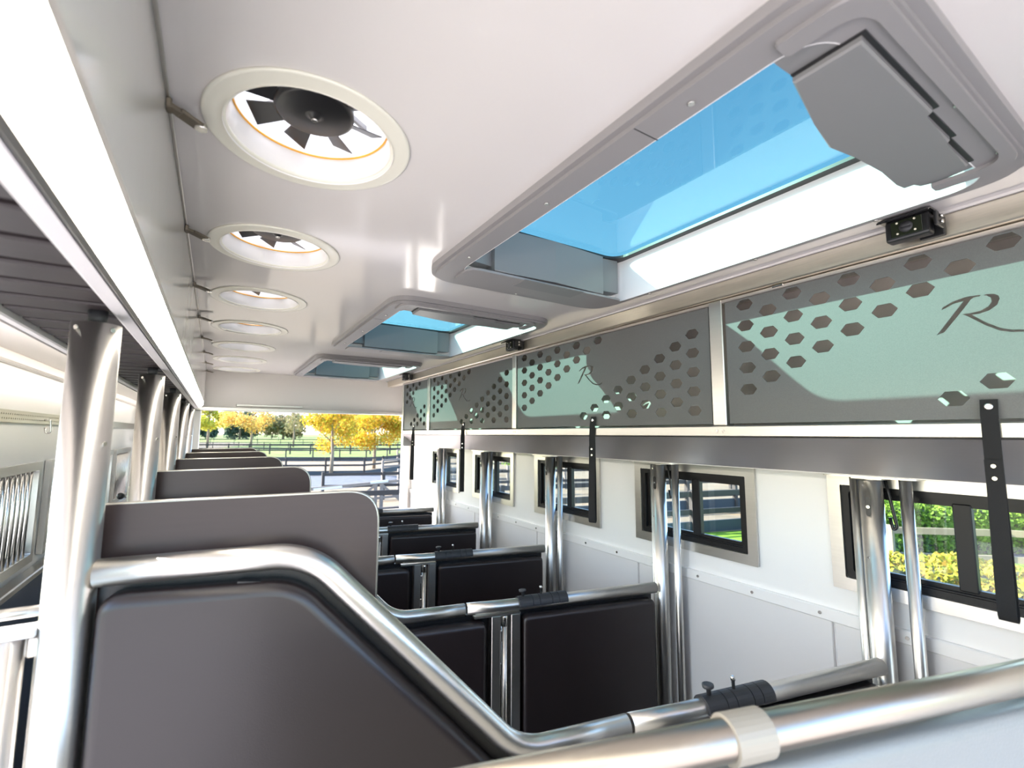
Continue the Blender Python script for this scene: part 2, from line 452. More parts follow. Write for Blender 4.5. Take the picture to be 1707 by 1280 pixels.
part('jamb', box((OX0-0.06, Y1-0.03, ZF), (OX0, Y1+0.07, OZ1-0.03), 0.006), white_wall, wall_far)
bm = B(); bx(bm, (0.15, Y1-0.015, 0.262), (0.75, Y1, 0.285), 0.004); 
part('top_hinge', bm, alu, wall_far)

# box over the head aisle with the ribbed underside
bh = sroot('wall_overhead', (-0.23, 1.8, 0.225))
part('face', box((XJ-0.02, Y0, 0.288), (XJ, Y1-0.01, ZC-0.001)), white, bh)
part('back_face', box((-0.37, Y0, 0.235), (-0.35, Y1-0.01, ZC-0.001)), white_matt, bh)
part('core', box((-0.348, Y0, 0.245), (-0.155, Y1-0.01, 0.262)), black, bh)
n = 0
y = 0.43-0.107*20
while y < Y1-0.1:
    part('slat', box((-0.342, y+0.008, 0.226), (-0.176, y+0.094, 0.2440), 0.003, 1), slat_m, bh); y += 0.107
part('edge_trim', box((-0.3625, Y0, 0.214), (-0.343, Y1-0.01, 0.246), 0.003), white_wall, bh)
part('corner_bead', box((XJ, Y0, ZC-0.004), (XJ+0.006, Y1-0.01, ZC), 0.001), alu, bh)
# coving panel from the box to the left wall
bm = B()
obox(bm, (-0.485, Y0, 0.268), (-0.485, Y1-0.01, 0.268), 0.235, 0.012)
part('soffit', bm, white_matt, bh)
part('cove_profile', box((XL, Y0, 0.225), (XL+0.03, Y1-0.01, 0.265), 0.006), white_matt, bh)
# roof skin over the left box
struct('roof_edge_panel', box((XL-0.05, Y0, ZC+0.001), (XJ-0.301, Y1+0.1, ZC+0.02)), white_matt)

# ================================================================== LED strip, and an added fill strip at the left
led = thing('glowing_strip', 'long glowing white led strip in a slanted metal channel above the poles', 'light', (XJ, 1.8, 0.24))
bm = B()
a = Vector((-0.148, 0, 0.226)); b = Vector((-0.1105, 0, 0.282))
def ledprism(P, y0, y1):
    bm = B()
    A = [bm.verts.new((p[0], y0, p[1])) for p in P]; C = [bm.verts.new((p[0], y1, p[1])) for p in P]
    bm.faces.new(A[::-1]); bm.faces.new(C)
    for i in range(len(P)): bm.faces.new((A[i], A[(i+1) % len(P)], C[(i+1) % len(P)], C[i]))
    bmesh.ops.recalc_face_normals(bm, faces=bm.faces)
    return bm
part('channel', ledprism([(-0.150, 0.222), (-0.146, 0.218), (-0.140, 0.222), (-0.142, 0.232), (-0.117, 0.272), (-0.110, 0.276), (-0.108, 0.287), (-0.150, 0.287)], Y0+0.01, 5.0), alu, led)
part('diffuser', ledprism([(-0.1395, 0.2245), (-0.128, 0.229), (-0.112, 0.252), (-0.1095, 0.275), (-0.1165, 0.2735), (-0.1415, 0.2335)], Y0+0.02, 4.99), led_m, led)
part('cover_strip', ledprism([(-0.178, 0.2425), (-0.178, 0.224), (-0.172, 0.2195), (-0.1515, 0.2195), (-0.1512, 0.2425)], Y0+0.01, 5.0), kick_grey, led, 'flat metal strip along the lower edge')

left_fill = thing('glowing_strip', 'thin glowing strip added along the left edge of the ribbed underside to light the wall', 'light', (-0.372, 1.8, 0.22))  # added lamp, put in to light the left wall
part('channel', ledprism([(-0.3705, 0.216), (-0.364, 0.212), (-0.3635, 0.250), (-0.3705, 0.250)], Y0+0.01, 5.0), alu, left_fill)
part('diffuser', ledprism([(-0.376, 0.222), (-0.3708, 0.2175), (-0.3708, 0.248), (-0.376, 0.242)], Y0+0.02, 4.99), left_fill_m, left_fill)

# ================================================================== ceiling fans
def make_fan(y):
    t = thing('ceiling_fan', '', 'fan', (FX, y, ZC))
    part('flange', lathe(B(), [(0.163, 0.604), (0.1535, 0.600), (0.1545, 0.5955), (0.160, 0.594), (0.172, 0.5945), (0.186, 0.5955), (0.1915, 0.595), (0.194, 0.597), (0.193, 0.5998), (0.188, 0.6002)], FX, y, 64), cream, t)
    part('duct', lathe(B(), [(0.160, 0.592), (0.156, 0.60), (0.150, 0.62), (0.148, 0.675), (0.152, 0.80), (0.156, 0.80), (0.160, 0.675), (0.162, 0.60)], FX, y, 64), duct_m, t)
    w = B(); tube(w, [(FX+0.1475*math.cos(a), y+0.1475*math.sin(a), 0.650) for a in [2*PI*k/64 for k in range(65)]], 0.0022, 8)
    part('seal_ring', w, orange, t, 'thin orange ring inside the duct')
    r = B()
    lathe(r, [(0.0, 0.646), (0.008, 0.646), (0.012, 0.652), (0.020, 0.653), (0.070, 0.654), (0.077, 0.658), (0.077, 0.675), (0.0, 0.675)], FX, y, 40)
    ro = part('rotor', r, black, t, 'black fan hub')
    nb = 8
    for k in range(nb):
        a = 2*PI*k/nb+math.radians(53)
        ca, sa = math.cos(a), math.sin(a)
        bb = B()
        P = [(0.072, -0.014), (0.072, 0.018), (0.134, 0.026), (0.138, -0.020)]
        v1 = []; v2 = []
        for (rr, s) in P:
            z = 0.664+(s*0.45)
            v1.append(bb.verts.new((FX+rr*ca-s*sa, y+rr*sa+s*ca, z))); v2.append(bb.verts.new((FX+rr*ca-s*sa, y+rr*sa+s*ca, z+0.002)))
        bb.faces.new(v1[::-1]); bb.faces.new(v2)
        for i in range(4): bb.faces.new((v1[i], v1[(i+1) % 4], v2[(i+1) % 4], v2[i]))
        part('blade', bb, black, ro)
    part('spindle', tube(B(), [(FX, y, 0.640), (FX, y, 0.648)], 0.006, 12), screw_m, ro)
    # motor bars over the rotor and the cowl above the roof
    bm = B(); tube(bm, [(FX, y, 0.676), (FX, y, 0.73)], 0.04, 24)
    for a in (0.6, 0.6+PI/2, 0.6+PI, 0.6+1.5*PI): obox(bm, (FX, y, 0.72), (FX+0.15*math.cos(a), y+0.15*math.sin(a), 0.72), 0.008, 0.012)
    part('motor', bm, grey_abs, t)
    part('cowl', lathe(B(), [(0.0, 0.868), (0.08, 0.862), (0.15, 0.84), (0.185, 0.806), (0.190, 0.79)], FX, y, 40), dome_m, t)
    return t
names = ['nearest ceiling fan, big ring with black hub and blades in full view', 'second nearest ceiling fan, two dark blades just showing in its ring',
         'third ceiling fan along the row, white ring showing a pale duct', 'fourth ceiling fan along the row, beside the far side of the middle hatch',
         'fifth ceiling fan along the row, a flattened pale ring', 'sixth ceiling fan along the row, second from the far end wall', 'last ceiling fan in the row, closest to the far end wall']
fan = make_fan(FY[0]); fan['label'] = names[0]; fan['group'] = 'round ceiling fans in a row'
for i in range(1, 7): dup(fan, (0, FY[i]-FY[0], 0), names[i])

# ceiling swing latches at the joint
def make_latch(y):
    t = thing('swing_latch', '', 'latch', (XJ, y, ZC-0.01), 'swing latches along the joint between ceiling and side panel')
    bm = B(); bx(bm, (XJ+0.0005, y-0.016, 0.578), (XJ+0.010, y+0.010, 0.5955), 0.002)
    part('base', bm, latch_m, t)
    bm = B(); obox(bm, (XJ+0.004, y-0.008, 0.583), (XJ+0.022, y+0.002, 0.581), 0.018, 0.009, bev=0.001)
    part('arm', bm, latch_m, t)
    bm = B(); obox(bm, (XJ+0.018, y+0.000, 0.582), (XJ+0.052, y+0.020, 0.576), 0.026, 0.007, bev=0.0015)
    part('blade', bm, latch_m, t)
    part('tip', tube(B(), [(XJ+0.053, y+0.0205, 0.571), (XJ+0.053, y+0.0205, 0.5805)], 0.0105, 12), screw_m, t)
    return t
ordn = ['nearest', 'second nearest', 'third', 'fourth', 'fifth', 'sixth', 'seventh', 'last']
l0 = make_latch(0.995); l0['label'] = 'nearest bronze-grey swing latch, beside the biggest ceiling fan'
for i in range(1, 8): dup(l0, (0, 0.605*i, 0), ordn[i]+' bronze-grey swing latch along the ceiling joint, counted from the biggest fan')

# ================================================================== roof hatches
def make_hatch(ya, yb):
    ym = (ya+yb)/2
    t = thing('roof_hatch', '', 'hatch', ((HX0+HX1)/2, ym, ZC), 'tinted roof hatches in grey frames')
    # inner lining walls up to the pane
    ring = [(HX0, ya), (HX1, ya), (HX1, yb), (HX0, yb)]
    o = rrect(HX0-0.012, ya-0.012, HX1+0.012, yb+0.012, 0.09, 10); i_ = rrect(HX0+0.002, ya+0.002, HX1-0.002, yb-0.002, 0.08, 10)
    part('lining', plate(o, [i_], 0.186, lambda a, b, s: (a, b, 0.664+s)), white_wall, t, 'pale lining walls of the opening')
    # flat grey frame with a chamfered rim
    fo = rrect(0.612, ya-0.085, 1.468, yb+0.135, 0.12, 10); fi = rrect(HX0-0.001, ya-0.001, HX1+0.001, yb+0.001, 0.085, 10)
    part('frame', plate(fo, [fi], 0.020, lambda a, b, s: (a, b, 0.590+s)), grey_abs, t)
    fo2 = rrect(0.626, ya-0.07, 1.458, yb+0.12, 0.11, 10)
    part('frame_lip', plate(fo2, [fi], 0.010, lambda a, b, s: (a, b, 0.5755+s)), grey_abs, t)
    # black seal and tinted pane
    si = rrect(HX0+0.012, ya+0.012, HX1-0.032, yb-0.06, 0.07, 10)
    part('seal', plate(i_, [si], 0.010, lambda a, b, s: (a, b, 0.748+s)), black, t)
    part('pane', plate(rrect(HX0-0.005, ya-0.005, HX1+0.005, yb+0.005, 0.08), [], 0.004, lambda a, b, s: (a, b, 0.757+s)), hatch_glass, t, 'blue-green tinted pane')
    # far shade case
    fc = [(0.715, 0.0), (0.80, 0.012), (0.90, 0.005), (1.06, -0.008), (1.22, 0.005), (1.32, 0.012), (1.415, 0.0)]
    yf = yb-0.06
    P = [(x, yf+dy) for x, dy in fc]+[(1.415, yb-0.005), (0.715, yb-0.005)]
    P1 = [(0.80, yf-0.012), (0.90, yf-0.018), (1.06, yf-0.028), (1.22, yf-0.018), (1.32, yf-0.012), (1.32, yb-0.012), (0.80, yb-0.012)]
    part('shade_case', prism(P, lambda a, b, s: (a, b, s), 0.742, 0.600), case_abs, t)
    part('case_cover', prism(P1, lambda a, b, s: (a, b, s), 0.738, 0.576, 0.006, 2, smooth=False), case_abs, t)
    # flat tray under the far case
    tr = rrect(0.70, yf-0.02, 1.43, yb+0.075, 0.05, 6)
    part('case_tray', plate(tr, [], 0.008, lambda a, b, s: (a, b, 0.5665+s)), grey_abs, t)
    part('case_grip', box((0.92, yf-0.03, 0.560), (1.20, yf+0.055, 0.5635), 0.001), case_abs, t)
    # near shade case, a moulded bulge reaching into the opening
    nc = [(0.652, 0.355), (0.703, 0.341), (0.744, 0.340), (0.80, 0.352), (0.88, 0.372), (0.982, 0.392), (1.058, 0.378), (1.165, 0.372), (1.255, 0.376), (1.315, 0.374), (1.345, 0.365), (1.355, 0.335), (1.34, 0.27), (1.29, 0.235), (0.735, 0.235), (0.68, 0.26)]
    nc = [(x, y-0.355+ya+0.085) for x, y in nc]
    part('shade_case', prism(nc, lambda a, b, s: (a, b, s), 0.742, 0.5725, 0.006, 2, smooth=False), case_abs, t)
    g2 = [(0.760, 0.340), (0.740, 0.345), (0.740, 0.243), (1.028, 0.243), (1.028, 0.254), (1.158, 0.254), (1.158, 0.262), (1.296, 0.262), (1.296, 0.345), (1.28, 0.340)]
    part('case_gap_shade', prism([(x, y-0.355+ya+0.085) for x, y in g2], lambda a, b, s: (a, b, s), 0.5715, 0.5685), black, t, 'black strip for the shadowed gap around the shade case cover')  # black strip stands in for the shadow between cover and frame
    tn = fillet([(0.655, 0.325, 0), (0.655, 0.205, 0), (1.375, 0.205, 0), (1.375, 0.345, 0), (1.34, 0.345, 0), (1.34, 0.225, 0), (0.69, 0.225, 0), (0.69, 0.325, 0)], [0.005, 0.05, 0.06, 0.005, 0.005, 0.05, 0.04, 0.005], 6, True)
    part('case_tray', prism([(p.x, p.y-0.355+ya+0.085) for p in tn], lambda a, b, s: (a, b, s), 0.5705, 0.562, 0.002, 1, smooth=False), grey_abs, t)
    n2 = [(0.745, 0.345), (0.88, 0.376), (0.982, 0.396), (1.058, 0.382), (1.165, 0.376), (1.255, 0.380), (1.29, 0.379), (1.29, 0.270), (1.15, 0.270), (1.15, 0.262), (1.02, 0.262), (1.02, 0.250), (0.745, 0.250)]
    n2 = [(x, y-0.355+ya+0.085) for x, y in n2]
    part('case_cover', prism(n2, lambda a, b, s: (a, b, s), 0.571, 0.558, 0.003, 1, smooth=False), case_abs, t)
    for (sx, sy) in [(0.66, ya+0.2), (0.66, ya+0.62), (0.66, yb-0.15), (1.452, ya+0.55), (1.452, ya+0.22), (1.452, yb-0.2), (1.0, yb+0.1), (1.05, ya-0.045), (1.30, ya-0.045)]:
        part('screw', tube(B(), [(sx, sy, 0.5705), (sx, sy, 0.568)], 0.006, 10), screw_m, t)
    # joint of the two frame halves
    part('frame_joint', box((0.628, ya+0.30, 0.5700), (HX0+0.003, ya+0.302, 0.571)), black, t)
    return t
h0 = make_hatch(*HY[0]); h0['label'] = 'largest and nearest grey-framed roof hatch with blue tinted pane'
dup(h0, (0, HY[1][0]-HY[0][0], 0), 'middle grey-framed roof hatch, between the big one and the far one')
dup(h0, (0, HY[2][0]-HY[0][0], 0), 'farthest and smallest looking roof hatch, next to the far end wall')

# ================================================================== overhead locker
lk = thing('overhead_locker', 'long wall locker with four grey perforated doors bearing a letter R', 'locker', (1.8, 1.8, -0.13))
XD = 1.65
DOORS = [(-0.346, 1.062), (1.135, 2.547), (2.605, 4.015), (4.085, 4.725)]
PIL = [(-0.41, -0.352), (1.070, 1.127), (2.553, 2.599), (4.021, 4.077), (4.73, 4.76)]
part('top_rail', box((1.618, Y0, 0.528), (1.69, 5.22, 0.592), 0.004), alu_gold, lk)
part('top_rail_lip', box((1.640, Y0, 0.512), (1.70, 4.74, 0.526), 0.002), beam, lk)
part('bottom_rail', box((1.640, Y0, -0.006), (1.70, 4.76, 0.036), 0.004), alu, lk)
for a, b in PIL: part('pillar', box((1.638, a, 0.037), (1.69, b, 0.527), 0.003), alu, lk)
bm = B()
vs = [(1.644, -0.008), (1.80, -0.128), (1.806, -0.122), (1.655, -0.006)]
part('sloped_panel', ledprism(vs, Y0, 4.76), beam, lk)
part('underside', box((1.80, Y0, -0.130), (XR-0.001, 4.76, -0.122)), white_wall, lk)
part('back_lining', box((1.925, Y0, -0.12), (1.945, 4.76, ZC-0.01)), dark_lock, lk)
part('shelf_lining', box((1.70, Y0, 0.02), (1.924, 4.76, 0.03)), dark_lock, lk)
part('top_lining', box((1.70, Y0, 0.575), (1.924, 4.76, 0.59)), dark_lock, lk)
part('end_panel', box((1.66, 4.76, -0.125), (1.945, 4.78, 0.592)), white_matt, lk)
part('top_filler', box((1.616, Y0, 0.5925), (XR, Y1-0.01, 0.5995)), white, lk)
STEM = [(-0.1068, -0.0061), (-0.0986, 0.0036), (-0.0727, 0.039), (-0.0465, 0.0746), (-0.0661, 0.0723), (-0.0847, 0.063), (-0.0912, 0.061), (-0.0893, 0.0669), (-0.0678, 0.0783), (-0.0427, 0.0845), (-0.019, 0.084), (-0.0129, 0.0828), (-0.0144, 0.0801), (-0.0252, 0.0796), (-0.0324, 0.0753), (-0.0392, 0.065), (-0.0627, 0.0341), (-0.0904, -0.0013)]
BOWL = [(-0.0077, 0.0806), (-0.0027, 0.0826), (0.0112, 0.0798), (0.0191, 0.0738), (0.0209, 0.0653), (0.0155, 0.0506), (0.0006, 0.0394), (-0.0188, 0.0348), (-0.0325, 0.0345), (-0.0091, 0.0105), (0.0173, -0.0099), (0.0365, -0.0175), (0.0559, -0.0207), (0.0744, -0.0187), (0.0881, -0.0131), (0.0887, -0.0157), (0.074, -0.0241), (0.0554, -0.0262), (0.036, -0.0239), (0.015, -0.0161), (-0.0097, 0.0026), (-0.0277, 0.0198), (-0.0425, 0.0339), (-0.051, 0.0407), (-0.0361, 0.0397), (-0.0163, 0.0418), (-0.0004, 0.0504), (0.006, 0.061), (0.005, 0.072), (-0.0021, 0.0784)]
for di, (a, b) in enumerate(DOORS):
    z0, z1 = 0.044, 0.516
    H = []
    pit, cw, r = 0.0797, 0.0857, 0.0328
    ncol = 9 if b-a > 1 else 5
    for c in range(ncol):
        cnt = ((ncol+1)//2) - (c+1)//2 if c % 2 else ((ncol+1)//2) - c//2
        for k in range(cnt):
            za = 0.4874 - (pit/2 if c % 2 else 0) - k*pit
            yy = b - 0.080 - c*cw
            H.append(hexagon(yy, za, r))                 # triangle hanging from the far top corner
            H.append(hexagon(a+b-yy, 0.5864-za, r)) # its twin in the near bottom corner
    mid = (a+b)/2 if di else 0.335
    if ncol == 5: mid += 0.04
    sc = 1.0
    H.append([(mid-y*sc, 0.28+z*sc) for y, z in STEM]); H.append([(mid-y*sc, 0.28+z*sc) for y, z in BOWL])
    part('door', plate([(a, z0), (b, z0), (b, z1), (a, z1)], H, 0.003, lambda p, q, s: (XD+s, p, q)), door_m, lk, 'dark grey sheet door with hexagon holes and a cut-out letter R')
for y in (1.085, 1.112, 2.565, 2.588, 4.04, 4.06):
    part('screw', tube(B(), [(1.640, y, 0.016), (1.6375, y, 0.016)], 0.0055, 10), screw_m, lk)
for y in (0.85, 2.3, 3.8): part('catch', box((1.632, y-0.02, 0.518), (1.64, y+0.02, 0.526), 0.002), screw_m, lk)

# pull straps
def make_strap(y, label, twist=0.0, length=0.53):
    t = thing('pull_strap', label, 'strap', (1.63, y, -0.44), 'black webbing pull straps on the locker doors')
    zt, zb = 0.092, 0.092-length
    w = 0.0165
    c, s = math.cos(twist), math.sin(twist)
    def band(path):
        bm = B(); prev = None; n = len(path)
        for i, (x, z) in enumerate(path):
            f = min(1, max(0, (zt-z)/(0.12)))            # the twist grows below the screw
            cc, ss = math.cos(twist*f), math.sin(twist*f)
            v = []
            for q, tt in ((-w, 0), (w, 0), (w, 1), (-w, 1)):
                ix = i+1 if i < n-1 else i; jx = i-1 if i > 0 else i
                dx, dz = path[ix][0]-path[jx][0], path[ix][1]-path[jx][1]; L = math.hypot(dx, dz) or 1
                nx, nz = dz/L*0.0022*tt, -dx/L*0.0022*tt
                X = x-1.63+nx
                v.append(bm.verts.new((1.63+X*cc-q*ss, y+X*ss+q*cc, z+nz)))
            if prev:
                for k in range(4): bm.faces.new((prev[k], prev[(k+1) % 4], v[(k+1) % 4], v[k]))
            else: bm.faces.new(v[::-1])
            prev = v
        bm.faces.new(prev)
        bmesh.ops.recalc_face_normals(bm, faces=bm.faces)
        return bm
    up = [(1.642, zt), (1.634, zt-0.04), (1.632, zt-0.12), (1.632, zt-0.21)]
    front = [(1.6275, zt-0.15), (1.627, zt-0.21), (1.621, zt-0.30), (1.613, zt-0.42), (1.610, zb+0.025)]
    bend = [(1.610+0.012*(1-math.cos(a)), zb+0.020-0.018*math.sin(a)) for a in [PI*k/8 for k in range(9)]]
    back = [(1.634, zb+0.03), (1.634, zt-0.42), (1.634, zt-0.30), (1.632, zt-0.205)]
    loop = band([(x, z) for x, z in front]+bend+back)
    a = part('loop', loop, webbing, t); part('tab', band(up), webbing, t)
    for z in (zt-0.165, zt-0.195):
        d = Vector((-math.cos(twist), -math.sin(twist), 0))
        p = Vector((1.627, y, z))+d*0.001
        part('rivet', tube(B(), [p, p+d*0.0035], 0.0048, 12), screw_m, t)
    part('eyelet', lathe_x(1.6365, y, zt-0.018, 0.0085), screw_m, t)
    return t
def lathe_x(x, y, z, r):
    bm = B(); tube(bm, [(x+0.003, y, z), (x-0.003, y, z), (x-0.004, y, z)], r, 16, radii=[r, r, r*0.7]); return bm
make_strap(0.352, 'nearest and widest looking black pull strap, in front of the right hand window')
make_strap(1.815, 'black pull strap with two rivets hanging before the middle window', 0.45)
st = make_strap(3.290, 'black pull strap hanging as a thin open loop, third from the right', 1.15); st.location.x -= 0.008
st = make_strap(4.376, 'farthest black pull strap, on the narrow end door', 0.9); st.location.x -= 0.008

# security cameras under the top rail
def make_cctv(y, z):
    t = thing('security_camera', '', 'camera', (1.60, y, z), 'small black security cameras on the locker rail')
    R = Matrix.Rotation(math.radians(-22), 4, 'Z')
    bm = B(); bx(bm, (1.545, y-0.048, z-0.036), (1.585, y+0.048, z+0.022), 0.006, 2)
    part('body', bm, black, t)
    bm = B(); v = [(1.515, z+0.012), (1.515, z+0.016), (1.53, z+0.026), (1.595, z+0.028), (1.595, z+0.022), (1.53, z+0.021)]
    A = [bm.verts.new((p[0], y-0.056, p[1])) for p in v]; C = [bm.verts.new((p[0], y+0.056, p[1])) for p in v]
    bm.faces.new(A[::-1]); bm.faces.new(C)
    for i in range(6): bm.faces.new((A[i], A[(i+1) % 6], C[(i+1) % 6], C[i]))
    bmesh.ops.recalc_face_normals(bm, faces=bm.faces)
    part('visor', bm, black, t)
    ln = part('face_plate', box((1.5425, y-0.034, z-0.027), (1.546, y+0.034, z+0.016), 0.001), glossy_dark, t)
    part('lens', tube(B(), [(1.544, y, z-0.005), (1.539, y, z-0.005), (1.5385, y, z-0.005), (1.5415, y, z-0.005)], 0.012, 20, radii=[0.015, 0.015, 0.010, 0.004]), rubber, ln)
    for q, e in ((-0.019, 0.011), (0.019, 0.011), (-0.019, -0.019), (0.019, -0.019)):
        part('diode', tube(B(), [(1.543, y+q, z+e-0.001), (1.5405, y+q, z+e-0.001)], 0.0026, 8), ir_m, ln)
    part('bracket', box((1.55, y-0.062, z-0.02), (1.62, y-0.055, z+0.018), 0.002), black, t)
    part('mount', box((1.60, y-0.062, z-0.035), (1.6175, y-0.01, z+0.01), 0.002), black, t)
    for e in (0.008, -0.008): part('bolt', tube(B(), [(1.575, y-0.062, z+e), (1.575, y-0.069, z+e)], 0.005, 10), screw_m, t)
    return t
glossy_dark = mat('dark_glass_face', (0.02, 0.025, 0.015), 0.08)
c0 = make_cctv(0.455, 0.568); c0['label'] = 'nearest black security camera with lens and four white diodes, above the right door'
dup(c0, (0, 2.03, 0), 'middle black security camera, at the corner of the second hatch')
dup(c0, (0, 4.02, 0), 'farthest black security camera, at the end of the top rail')

# ================================================================== windows
def make_window(i, w0, w1):
    r = sroot('window_%d' % i, (XR, (w0+w1)/2, WZ0))
    def ring(a0, a1, b0, b1, w, x0, x1, rad=0.004):
        return plate(rrect(a0, b0, a1, b1, rad, 2), [rrect(a0+w, b0+w, a1-w, b1-w, rad, 2)], abs(x1-x0), lambda p, q, s: ((x0+x1)/2+s, p, q))
    part('surround', ring(w0, w1, WZ0, WZ1, 0.042, XR-0.014, XR-0.001), alu, r, 'brushed aluminium surround')
    part('frame', ring(w0+0.042, w1-0.042, WZ0+0.042, WZ1-0.042, 0.022, XR-0.004, XR+0.045, 0.01), black_frame, r)
    part('sash_frame', ring(w0+0.064, w1-0.064, WZ0+0.064, WZ1-0.064, 0.020, XR+0.012, XR+0.03), black_frame, r)
    ym = (w0+w1)/2-0.03
    part('mullion', box((XR+0.006, ym-0.022, WZ0+0.074), (XR+0.034, ym+0.022, WZ1-0.074), 0.003), black_frame, r)
    part('pane', box((XR+0.020, w0+0.07, WZ0+0.07), (XR+0.023, w1-0.07, WZ1-0.07)), clear_glass, r)
    part('track', box((XR+0.0, w0+0.066, WZ0+0.064), (XR+0.012, w1-0.066, WZ0+0.070), 0.001), black_frame, r)
    return r
for i, (w0, w1) in enumerate(WIN): make_window(i+1, w0, w1)
nw = len(WIN)
for j, (a, b) in enumerate(LW):
    r = sroot('window_%d' % (nw+1+j), (XL, (a+b)/2, LZ0))
    part('frame', plate(rrect(a, LZ0, b, LZ1, 0.004, 2), [rrect(a+0.032, LZ0+0.032, b-0.032, LZ1-0.032, 0.004, 2)], 0.02, lambda p, q, s: (XL+0.012+s, p, q)), alu, r)
    part('rear_frame', plate(rrect(a+0.03, LZ0+0.03, b-0.03, LZ1-0.03, 0.004, 2), [rrect(a+0.05, LZ0+0.05, b-0.05, LZ1-0.05, 0.004, 2)], 0.04, lambda p, q, s: (XL-0.03+s, p, q)), black_frame, r)
    part('pane', box((XL-0.04, a+0.04, LZ0+0.04), (XL-0.037, b-0.04, LZ1-0.04)), clear_glass, r)
    part('mullion', box((XL-0.045, (a+b)/2-0.015, LZ0+0.04), (XL-0.02, (a+b)/2+0.015, LZ1-0.04)), black_frame, r)
    k = 0
    y = b-0.09
    while y > a+0.05:
        part('bar', tube(B(), [(XL+0.012, y, LZ0+0.02), (XL+0.012, y, LZ1-0.02)], 0.0065, 10), steel, r); y -= 0.05

# perforated tie rail on the left wall
hl = []
y = 1.6
while y < 3.3: hl.append(circle(y, 0.062, 0.0035, 6)); hl.append(circle(y+0.01, 0.047, 0.0035, 6)); y += 0.02
tie = thing('perforated_rail', 'perforated metal tie rail on the left white wall', 'rail', (XL, 1.8, 0.05))
part('rail', plate([(Y0+0.1, 0.034), (Y1-0.05, 0.034), (Y1-0.05, 0.076), (Y0+0.1, 0.076)], hl, 0.006, lambda p, q, s: (XL+0.006+s, p, q)), alu, tie)
bm = B(); tube(bm, fillet([(XL+0.012, 2.60, 0.05), (XL+0.03, 2.60, 0.052), (XL+0.034, 2.60, 0.0), (XL+0.02, 2.60, -0.004), (XL+0.016, 2.60, 0.02)], 0.008, 5), 0.0035, 8)
tag(link('hook', bm, screw_m), 'small steel carabiner hook hanging from the perforated rail', 'hook')

# ================================================================== support poles along the aisle
PX, PY = -0.200, 1.137
def make_pole():
    t = thing('support_pole', '', 'pole', (PX, PY, ZF), 'thick stainless poles in a row')
    part('tube', tube(B(), [(PX, PY, ZF+0.006), (PX, PY, 0.200)], 0.0365, 48), steel, t)
    part('spigot', tube(B(), [(PX, PY, 0.198), (PX, PY, 0.226)], 0.0145, 24), rubber, t)
    part('base_plate', lathe(B(), [(0.0, ZF+0.001), (0.06, ZF+0.001), (0.06, ZF+0.008), (0.0365, ZF+0.012)], PX, PY, 32), steel, t)
    for a, z in ((-2.25, 0.188), (-0.75, 0.188), (-0.6, -0.02)):
        d = Vector((math.cos(a), math.sin(a), 0)); p = Vector((PX, PY, z))+d*0.036
        part('screw', tube(B(), [p, p+d*0.002], 0.0042, 10), screw_m, t)
    part('bracket', box((PX-0.105, PY-0.022, -0.340), (PX-0.034, PY+0.022, -0.326), 0.003), white_wall, t, 'white clamp plate')
    part('clamp', box((PX-0.046, PY-0.014, -0.374), (PX-0.03, PY+0.014, -0.3405), 0.003), alu, t)
    part('side_tube', tube(B(), [(PX-0.068, PY, ZF+0.006), (PX-0.068, PY, -0.3405)], 0.019, 24), steel, t)
    part('slide_rod', tube(B(), [(PX-0.16, PY, -0.302), (PX-0.034, PY, -0.302)], 0.009, 16), alu, t)
    bm = B(); bmesh.ops.create_uvsphere(bm, u_segments=16, v_segments=10, radius=0.016, matrix=Matrix.Translation((PX-0.17, PY, -0.302)))
    for f in bm.faces: f.smooth = True
    part('rod_knob', bm, black, t)
    return t
p0 = make_pole(); p0['label'] = 'nearest and thickest looking stainless pole, at the left of the picture'
pn = ['', 'second stainless pole from the left, behind the nearest head board', 'third stainless pole in the row along the aisle', 'fourth stainless pole in the row, second from the far end', 'farthest stainless pole, nearest the loading opening']
for k in range(1, 5): dup(p0, (0, 0.9*k, 0), pn[k])

